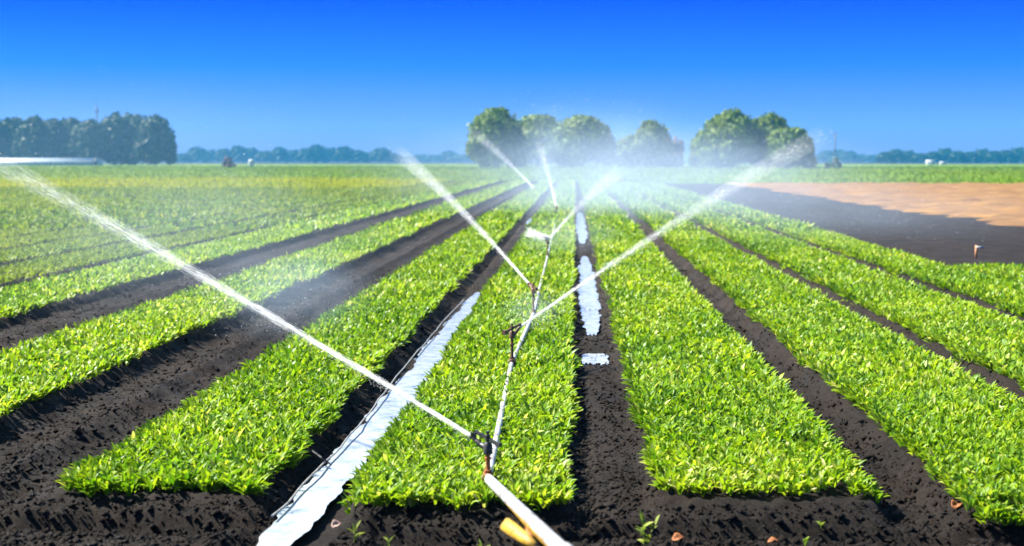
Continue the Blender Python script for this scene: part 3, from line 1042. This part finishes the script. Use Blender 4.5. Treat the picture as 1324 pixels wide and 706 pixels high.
weed(834, 702, 0.16, 3, 6, 0.055, 0.022, "pale yellow green weed with two stems at the bottom edge, right of the pipe", 3)
weed(458, 703, 0.07, 1, 6, 0.055, 0.012, "small green weed beside the end of the white water", 4)
weed(502, 703, 0.06, 1, 5, 0.045, 0.012, "small faded weed left of the pale husk", 5)
weed(624, 705, 0.06, 1, 7, 0.05, 0.014, "small green weed at the bottom edge left of the yellow bracket", 6)
weed(1042, 696, 0.03, 1, 6, 0.045, 0.022, "tiny bright green sprig on the dark soil at the bottom edge", 7)
weed(1062, 668, 0.02, 1, 5, 0.04, 0.018, "tiny yellow sprig lying on the bank before the right bed", 8)
for i, (px, py_, s_) in enumerate([(883, 641, .012), (954, 670, .009), (872, 666, .008)]):
    c = at(px, py_, z=-0.02)
    c[2] = float(ground_h(np.array([c[0]]), np.array([c[1]]))[0])
    mb = MB().sphere((0, 0, s_ * .4), s_, 9, 6, (1.2, .9, .7))
    o = mb.build("pebble", M_stone, None, loc=tuple(c))
    tag(o, ["white pebble against the front leaves of the right bed", "tiny pale pebble low on the bank before the right bed", "pale pebble by the corner of the right bed and the furrow"][i], "pebble")

# ------------------------------------------------------------------ trees


def crown_mesh(name, lobes, n, size, seed):
    r = np.random.default_rng(seed)
    lobes = np.array(lobes, float)
    wts = (lobes[:, 3] * lobes[:, 4] * lobes[:, 5]) ** (2 / 3)
    li = r.choice(len(lobes), n, p=wts / wts.sum())
    d = r.normal(0, 1, (n, 3)); d /= np.linalg.norm(d, axis=1)[:, None]
    lump = 1 + 0.22 * fbm(d[:, 0] * 2.2 + li * 7.3, d[:, 1] * 2.2 + d[:, 2] * 1.7, seed, 3)
    rad = (0.70 + 0.33 * r.random(n) ** 0.6) * lump
    P = lobes[li, :3] + d * lobes[li, 3:] * rad[:, None]
    P[:, 2] = np.maximum(P[:, 2], 0.3)
    # clump faces, loosely facing outwards
    nr = d + r.normal(0, 0.55, (n, 3)); nr /= np.linalg.norm(nr, axis=1)[:, None]
    t1 = np.cross(nr, r.normal(0, 1, (n, 3))); t1 /= np.linalg.norm(t1, axis=1)[:, None]
    t2 = np.cross(nr, t1)
    s = size * np.exp(r.normal(0, 0.3, n))
    V = np.stack([P - t1 * s[:, None] * .5, P - t2 * s[:, None] * .32, P + t1 * s[:, None] * .5, P + t2 * s[:, None] * .32], 1)
    Q = np.arange(4 * n).reshape(n, 4)
    rn = np.clip(0.5 + r.normal(0, 0.22, n) + 0.35 * vnoise(P[:, 0] * 0.5 + li, P[:, 2] * 0.5, seed), 0, 1)
    vs, qs, rs = [V.reshape(-1, 3)], [Q], [np.repeat(rn, 4)]
    # inner leaf mass so the crown closes in its middle
    b = 4 * n
    ts = []
    for l in lobes:
        mb = MB().sphere((0, 0, 0), 1, 12, 8)
        cv = np.array([tuple(p) for p in mb.v])
        cv = cv * (0.80 * (1 + 0.18 * r.normal(0, 1, (len(cv), 1))).clip(.6, 1.1)) * l[3:] + l[:3]
        cv[:, 2] = np.maximum(cv[:, 2], 0.25)
        vs.append(cv); qs.append(np.array(mb.q) + b); ts.append(np.array(mb.t) + b)
        rs.append(np.full(len(cv), 0.3)); b += len(cv)
    return mesh_np(name, np.concatenate(vs), np.concatenate(qs), np.concatenate(ts), {"rnd": np.concatenate(rs)})


def make_lobes(w, h, seed, nl=9, low=0.12, dome=1.0):
    """lobes of a broad rounded crown w wide and h tall, standing on z=0"""
    r = np.random.default_rng(seed)
    L = [(0, 0, h * 0.50, w * 0.44, w * 0.38, h * 0.46)]
    for k_ in range(nl * 2):
        a_ = 2.4 * k_ + r.uniform(-.3, .3)
        e = (k_ + 0.5) / (nl * 2)
        ce = math.sqrt(1 - (0.95 * e) ** 2)
        s_ = r.uniform(0.11, 0.23)
        z = h * (low + 0.14 + (0.86 - low - 0.14) * e)
        rr = max(0.0, w * 0.5 * ce - w * s_ * 0.85)
        L.append((math.cos(a_) * rr, math.sin(a_) * rr * .9, z, w * s_, w * s_, h * r.uniform(.11, .22)))
    return L


def trunk_build(h, w, parent, seed, mat=M_bark):
    r = np.random.default_rng(seed)
    mb = MB()
    rt = max(0.12, h * 0.022)
    mb.tube([(0, 0, -0.2), (0, 0, h * .04), (0.1, 0, h * .25), (0.2, 0.1, h * .55), (0.1, 0, h * .8)], [rt * 1.5, rt * 1.1, rt * .85, rt * .5, rt * .15], 9)
    for k_ in range(5):
        a_ = 2 * math.pi * k_ / 5 + r.uniform(-.4, .4)
        z0 = h * r.uniform(.22, .45)
        mb.tube([(0.1, 0, z0), (math.cos(a_) * w * .14, math.sin(a_) * w * .14, z0 + h * .1), (math.cos(a_) * w * .32, math.sin(a_) * w * .32, z0 + h * .24)], [rt * .5, rt * .35, rt * .1], 7)
    return mb.build("trunk", mat, parent)


def tree(pxl, pxr, pyt, Y_, label, seed, group=None, mat=M_tree, n=5200, size=0.75, nl=9, low=0.0, name="broadleaf_tree", cat="tree"):
    a_, b_ = at(pxl, 208, Y=Y_), at(pxr, 208, Y=Y_)
    w = b_[0] - a_[0]
    h = at(0.5 * (pxl + pxr), pyt, Y=Y_)[2]
    root = empty(name, ((a_[0] + b_[0]) / 2, Y_, 0))
    tag(root, label, cat, group)
    link("crown", crown_mesh("crown", make_lobes(w, h, seed, nl, low), n, size, seed), mat, root)
    trunk_build(h, w, root, seed)
    return root


tree(600, 682, 136, 330, "round tree with the highest domed crown, at the left end of the middle group", 21, "round trees behind the spray", n=6000)
tree(642, 748, 147, 345, "broad tree second from left in the middle group, behind the white spray", 22, "round trees behind the spray", n=6000)
tree(702, 803, 147, 335, "broad round tree at the right end of the three joined crowns", 23, "round trees behind the spray", n=6500)
tree(790, 846, 175, 350, "low bushy tree filling the gap left of the house", 24, "round trees behind the spray", n=3500)
tree(813, 872, 153, 340, "single green tree standing just left of the dark house roof", 25, "round trees behind the spray", n=4500)
tree(889, 926, 170, 318, "small tree at the left foot of the big right clump", 26, "trees of the big clump on the right", n=3000, size=.65)
tree(898, 995, 143, 310, "big bright green domed tree, highest of the right clump", 27, "trees of the big clump on the right", n=8500, size=.7, nl=12)
tree(958, 1030, 148, 316, "green tree in the middle of the right clump, behind the jet's end", 28, "trees of the big clump on the right", n=6500, size=.7, nl=11)
tree(985, 1056, 162, 305, "lower green tree closing the right clump on its right", 29, "trees of the big clump on the right", n=6500, size=.7, nl=11)

# wood on the left: a wall of tall trees
wl = [(-70, -18, 158), (-34, 14, 151), (0, 40, 150), (24, 66, 152), (50, 90, 153), (72, 114, 152), (96, 140, 154), (128, 172, 147), (150, 200, 146), (182, 227, 150)]
wlab = ["tree of the dark wood, cut by the photo's left edge", "tree of the dark wood at the very left edge of the photo", "tree of the dark wood above the left half of the greenhouse",
        "tree of the dark wood above the middle of the greenhouse", "tree of the dark wood left of the mast, fourth from its right end plus two", "tree of the dark wood just left of the thin mast",
        "tree of the dark wood directly below the thin mast", "taller tree of the dark wood just right of the mast", "tallest broad tree near the right end of the dark wood",
        "rounded tree closing the dark wood at its right end"]
wlab[4] = "tree of the dark wood between the greenhouse's middle and its right part"
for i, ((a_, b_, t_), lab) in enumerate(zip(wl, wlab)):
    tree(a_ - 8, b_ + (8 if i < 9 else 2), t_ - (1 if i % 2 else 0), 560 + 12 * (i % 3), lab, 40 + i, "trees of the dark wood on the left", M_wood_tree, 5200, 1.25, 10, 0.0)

# distant rows: a few individual shapes, copied
protos = []
for i, (w, h) in enumerate(((16, 13), (12, 11), (20, 12))):
    protos.append((w, h, crown_mesh("crown", make_lobes(w, h, 70 + i, 7, 0.0), 2200, 1.3, 70 + i)))
trunk_me = []


def far_tree(px, py_top, Y_, label, group, kind, wpx):
    w, h, me = protos[kind]
    hh = at(px, py_top, Y=Y_)[2]
    ww = wpx / F * Y_
    c = at(px, 208, Y=Y_)
    root = empty("distant_tree", (c[0], Y_, 0))
    root.scale = (ww / w, ww / w, hh / h)
    root.rotation_euler = (0, 0, 0.0)
    tag(root, label, "tree", group)
    link("crown", me, M_wood_tree, root)
    if len(trunk_me) <= kind:
        while len(trunk_me) <= kind:
            t_ = trunk_build(h, w, root, 90 + len(trunk_me))
            trunk_me.append(t_.data)
            if len(trunk_me) <= kind:
                bpy.data.objects.remove(t_)
    else:
        link("trunk", trunk_me[kind], M_bark, root)


r = np.random.default_rng(5)
tops_l = [(238, 198), (255, 190), (272, 193), (290, 192), (308, 188), (325, 190), (343, 195), (362, 190), (380, 193), (398, 191), (410, 187), (428, 190), (445, 189), (462, 194), (478, 196), (493, 191), (508, 198)]
for i, (px, pt) in enumerate(tops_l):
    far_tree(px, pt, 1300 + 40 * (i % 3), "blue hazy tree in the distant row between the dark wood and the upper left jet", "distant trees left of the middle", i % 3, 27 + 6 * r.random())
tops_m = [(528, 202), (545, 199), (562, 200), (580, 195), (597, 199), (615, 200)]
for i, (px, pt) in enumerate(tops_m):
    far_tree(px, pt, 1600 + 30 * (i % 2), "faint blue tree in the low distant row left of the round trees", "distant trees beside the round trees", (i + 1) % 3, 30)
tops_c = [(1068, 194), (1084, 193), (1098, 195), (1112, 199), (1128, 200)]
for i, (px, pt) in enumerate(tops_c):
    far_tree(px, pt, 1500 + 30 * (i % 2), "faint blue tree in the low row behind the green tractor", "distant trees behind the tractor", (i + 2) % 3, 27)
tops_r = [(1146, 196), (1158, 193), (1175, 194), (1190, 198), (1206, 196), (1222, 191), (1238, 195), (1254, 196), (1270, 192), (1285, 195), (1300, 194), (1316, 190), (1334, 192)]
for i, (px, pt) in enumerate(tops_r):
    far_tree(px, pt, 1050 + 30 * (i % 3), "dark blue green tree in the distant row along the right horizon", "distant trees along the right horizon", i % 3, 25 + 5 * r.random())

# ------------------------------------------------------------------ far buildings, masts, vehicles
# long low greenhouse before the wood
Yg = 520
gl, gr = at(-60, 208, Y=Yg)[0], at(122, 208, Y=Yg)[0]
gh = empty("greenhouse", ((gl + gr) / 2, Yg, 0))
tag(gh, "long low white greenhouse in front of the dark wood", "greenhouse")
W_, Hh = gr - gl, 2.75
MB().box((0, 0, 0.75), (W_, 9, 1.5)).build("wall", M_white, gh, smooth=False)
mb = MB()
nb = 14
arc = [(4.7 * math.cos(math.pi * k_ / 8), 1.52 + (Hh - 1.52) * math.sin(math.pi * k_ / 8)) for k_ in range(9)]
v = [(sx_ * W_ / 2, y_, z_) for sx_ in (-1.002, 1.002) for y_, z_ in arc]
mb.add(v, [(k_, k_ + 1, k_ + 10, k_ + 9) for k_ in range(8)] + [(0, 8, 17, 9)], [(0, k_ + 1, k_) for k_ in range(1, 8)] + [(9, 9 + k_, 10 + k_) for k_ in range(1, 8)])
mb.build("roof", M_glass_roof, gh, smooth=False)
for k_ in range(9):
    MB().box((-W_ / 2 + W_ * (k_ + .5) / 9, -4.53, 0.75), (0.25, 0.05, 1.48)).build("post", M_steel, gh, smooth=False)
el, er = at(123.5, 208, Y=Yg)[0], at(130, 208, Y=Yg)[0]
sh = empty("shed", ((el + er) / 2, Yg, 0))
tag(sh, "small white shed at the right end of the long greenhouse", "shed")
MB().box((0, 0, 1.1), (er - el, 5, 2.2)).build("wall", M_white, sh, smooth=False)
mb = MB()
w2 = (er - el) / 2 + .1
mb.add([(-w2, -2.7, 2.21), (w2, -2.7, 2.21), (w2, 2.7, 2.21), (-w2, 2.7, 2.21), (0, -2.7, 2.8), (0, 2.7, 2.8)], [(0, 4, 5, 3), (1, 2, 5, 4), (0, 3, 2, 1)], [(0, 1, 4), (3, 5, 2)])
mb.build("roof", M_steel, sh, smooth=False)
MB().box((0, -2.53, .95), (0.9, .06, 1.9)).build("door", M_steel, sh, smooth=False)


def house(pxl, pxr, pyt, Y_, name, label, cat, wallm, roofm, group=None, chim=True, depth=9):
    a_, b_ = at(pxl, 208, Y=Y_)[0], at(pxr, 208, Y=Y_)[0]
    w = b_ - a_
    h = at(pxl, pyt, Y=Y_)[2]
    he = h * 0.58
    root = empty(name, ((a_ + b_) / 2, Y_, 0))
    tag(root, label, cat, group)
    mb = MB()
    mb.box((0, 0, he / 2), (w, depth, he))
    mb.build("wall", wallm, root, smooth=False)
    mb = MB()
    o_ = 0.3
    zt = he + .003
    mb.add([(-w / 2 - o_, -depth / 2 - o_, zt), (w / 2 + o_, -depth / 2 - o_, zt), (w / 2 + o_, depth / 2 + o_, zt), (-w / 2 - o_, depth / 2 + o_, zt), (-w / 2 - o_, 0, h), (w / 2 + o_, 0, h)],
           [(0, 1, 5, 4), (2, 3, 4, 5), (3, 2, 1, 0)], [(0, 4, 3), (1, 2, 5)])
    rf = mb.build("roof", roofm, root, smooth=False)
    if chim:
        MB().box((w * .3, .6, h + .1), (.7, .7, 1.5)).build("chimney", wallm, rf, smooth=False)
    for s_ in (-.28, .28):
        wn = MB().box((w * s_, -depth / 2 - .02, he * .55), (w * .14, .06, he * .32)).build("window", M_white, root, smooth=False)
        MB().box((w * s_, -depth / 2 - .062, he * .55), (w * .10, .02, he * .25)).build("pane", M_glass, wn, smooth=False)
    MB().box((0, -depth / 2 - .025, he * .36), (w * .12, .06, he * .70)).build("door", roofm, root, smooth=False)
    return root


house(838, 882, 181, 352, "house", "brown house with a dark roof half hidden behind a tree and mist", "house", M_brick, M_tile)
house(1198.5, 1207, 207, 600, "cottage", "left and larger of the two tiny white cottages on the right horizon", "house", M_white, M_white, "white cottages on the right horizon", False, 4)
house(1216, 1221, 209, 600, "cottage", "right and smaller of the two tiny white cottages on the right horizon", "house", M_white, M_white, "white cottages on the right horizon", False, 3)

tk = empty("storage_tank", tuple(np.array([at(325, 208, Y=430)[0], 430, 0])))
tag(tk, "small white round tank before the distant left trees", "tank")
MB().tube([(0, 0, 0), (0, 0, 1.5)], 0.95, 18).build("body", M_white, tk)
MB().sphere((0, 0, 1.5), 0.95, 18, 8, (1, 1, .75)).build("dome", M_white, tk)


def mast(px, pyt, Y_, label):
    h = at(px, pyt, Y=Y_)[2]
    c = at(px, 208, Y=Y_)
    root = empty("antenna_mast", (c[0], Y_, 0))
    tag(root, label, "mast", "thin masts on the horizon")
    mb = MB()
    for a_ in range(3):
        x_, y_ = math.cos(a_ * 2.094), math.sin(a_ * 2.094)
        mb.tube([(x_ * .9, y_ * .9, 0), (x_ * .35, y_ * .35, h * .9)], .14, 6)
    k_ = 0
    zz = 0.0
    while zz < h * .88:
        f0 = .9 - .55 * zz / h / .9
        z2 = zz + 2.2
        a0, a1 = (k_ % 3) * 2.094, ((k_ + 1) % 3) * 2.094
        for q_ in range(3):
            b0, b1 = q_ * 2.094, (q_ + 1) * 2.094
            mb.tube([(math.cos(b0) * f0, math.sin(b0) * f0, zz), (math.cos(b1) * f0, math.sin(b1) * f0, min(z2, h * .9))], .06, 4)
        zz = z2
        k_ += 1
    mb.build("lattice", M_steel, root, smooth=False)
    MB().tube([(0, 0, h * .88), (0, 0, h)], .1, 6).build("aerial", M_steel, root)
    for q_ in range(3):
        a_ = q_ * 2.094 + .5
        MB().box((math.cos(a_) * .75, math.sin(a_) * .75, h * .84), (.3, .3, h * .07)).build("antenna_panel", M_steel, root, smooth=False)


mast(126.5, 130, 760, "thin antenna mast rising above the dark wood on the left")
mast(1079, 168, 820, "faint thin mast right of the big tree clump")


def tractor(px, Y_, rz, label, paint, s=1.0):
    c = at(px, 208, Y=Y_)
    root = empty("tractor", (c[0], Y_, 0), rz)
    root.scale = (s, s, s)
    tag(root, label, "tractor", "tractors far out in the field")
    mb = MB()
    mb.box((.95, 0, 1.12), (1.7, .75, .62), None, .92)
    mb.box((0, 0, .75), (2.6, .5, .4))
    mb.build("bonnet", paint, root, smooth=False)
    mb = MB()
    mb.box((-.45, 0, 2.42), (1.35, 1.3, .12))
    for x_ in (-1.0, .12):
        for y_ in (-.58, .58):
            mb.tube([(x_ * 1.0, y_, .95), (x_ * .95, y_ * .97, 2.38)], .045, 6)
    mb.build("cab_frame", paint, root, smooth=False)
    MB().box((-.45, 0, 1.65), (1.02, 1.1, 1.36), None, .96).build("cab_window", M_glass, root, smooth=False)
    for y_ in (-.78, .78):
        for x_, rr, wd in ((-.75, .80, .40), (1.35, .48, .30)):
            w_ = MB().tube([(x_, y_ - wd / 2, rr), (x_, y_ - wd / 2 + .05, rr), (x_, y_ + wd / 2 - .05, rr), (x_, y_ + wd / 2, rr)], [rr * .9, rr, rr, rr * .9], 20).build("wheel", M_tyre, root)
            MB().tube([(x_, y_ - wd / 2 - .02, rr), (x_, y_ + wd / 2 + .02, rr)], rr * .5, 14).build("rim", paint, w_)
        MB().box((-.75, y_ * .98, 1.68), (1.2, .42, .06)).build("fender", paint, root, smooth=False)
    MB().tube([(.95, .2, 1.4), (.95, .2, 2.3)], .05, 8).build("exhaust", M_tyre, root)


tractor(1078, 300, R(160), "small green tractor working in front of the right clump of trees", M_green_paint, 1.0)
tractor(296, 330, R(75), "small reddish brown tractor far out in the left field", M_red_paint, 1.0)

# ------------------------------------------------------------------ air
bz0, bz1 = -1.6, 48.0
bx0, bx1, by0, by1 = -1000.0, 1000.0, -60.0, 1800.0
mb = MB()
mb.box(((bx0 + bx1) / 2, (by0 + by1) / 2, (bz0 + bz1) / 2), (bx1 - bx0, by1 - by0, bz1 - bz0))
m, nt, N, L, out = new_mat("haze")
v = N.new("ShaderNodeVolumePrincipled")
v.inputs["Color"].default_value = (0.06, 0.46, 0.92, 1)
v.inputs["Density"].default_value = 0.00021
v.inputs["Anisotropy"].default_value = 0.0
L.new(v.outputs[0], out.inputs["Volume"])
tag(mb.build("haze", m, None, smooth=False), "pale blue summer haze over the whole field", "haze", kind="stuff")

# ------------------------------------------------------------------ sun and sky
SUN = Vector((-0.72, 0.22, 0.78)).normalized()
sl = bpy.data.lights.new("sun", "SUN")
sl.energy = 4.9
sl.angle = R(0.5)
sl.color = (1.0, 0.95, 0.85)
so = bpy.data.objects.new("sun", sl)
COL.objects.link(so)
so.rotation_euler = (-SUN).to_track_quat("-Z", "Y").to_euler()
so.location = (0, 0, 60)

w = bpy.data.worlds.new("World")
scene.world = w
w.use_nodes = True
nt = w.node_tree
nt.nodes.clear()
out = nt.nodes.new("ShaderNodeOutputWorld")
bg = nt.nodes.new("ShaderNodeBackground")
sky = nt.nodes.new("ShaderNodeTexSky")
sky.sky_type = "NISHITA"
sky.sun_disc = False
sky.sun_elevation = math.asin(SUN.z)
sky.sun_rotation = math.atan2(SUN.x, SUN.y) % (2 * math.pi)
sky.air_density = 1.0
sky.dust_density = 0.3
sky.ozone_density = 2.0
tc = nt.nodes.new("ShaderNodeTexCoord")
sep = nt.nodes.new("ShaderNodeSeparateXYZ")
nt.links.new(tc.outputs["Generated"], sep.inputs[0])
mr = nt.nodes.new("ShaderNodeMapRange")
mr.inputs["From Min"].default_value = 0.0
mr.inputs["From Max"].default_value = 0.25
nt.links.new(sep.outputs["Z"], mr.inputs["Value"])
SKY_TINT = [(0.0, (0.165, 0.20, 0.58)), (0.12, (0.11, 0.18, 0.60)), (0.26, (0.020, 0.130, 0.66)), (0.45, (0.0, 0.054, 0.66)), (0.7, (0.04, 0.14, 0.65)), (1.0, (0.55, 0.75, 0.9))]
tint = ramp(nt, mr.outputs[0], SKY_TINT)
mul = mixc(nt, 1.0, sky.outputs[0], tint, "MULTIPLY")
nt.links.new(mul, bg.inputs[0])
bg.inputs[1].default_value = 0.06
nt.links.new(bg.outputs[0], out.inputs[0])

# ------------------------------------------------------------------ render settings
scene.view_settings.view_transform = "Standard"
scene.view_settings.look = "None"
scene.view_settings.gamma = 1.0
scene.view_settings.exposure = 2.12
scene.view_settings.use_curve_mapping = False
scene.render.engine = "CYCLES"
cy_ = scene.cycles
cy_.use_denoising = True
cy_.max_bounces = 6
cy_.diffuse_bounces = 3
cy_.glossy_bounces = 2
cy_.transmission_bounces = 3
cy_.volume_bounces = 2
cy_.transparent_max_bounces = 16
cy_.use_adaptive_sampling = True
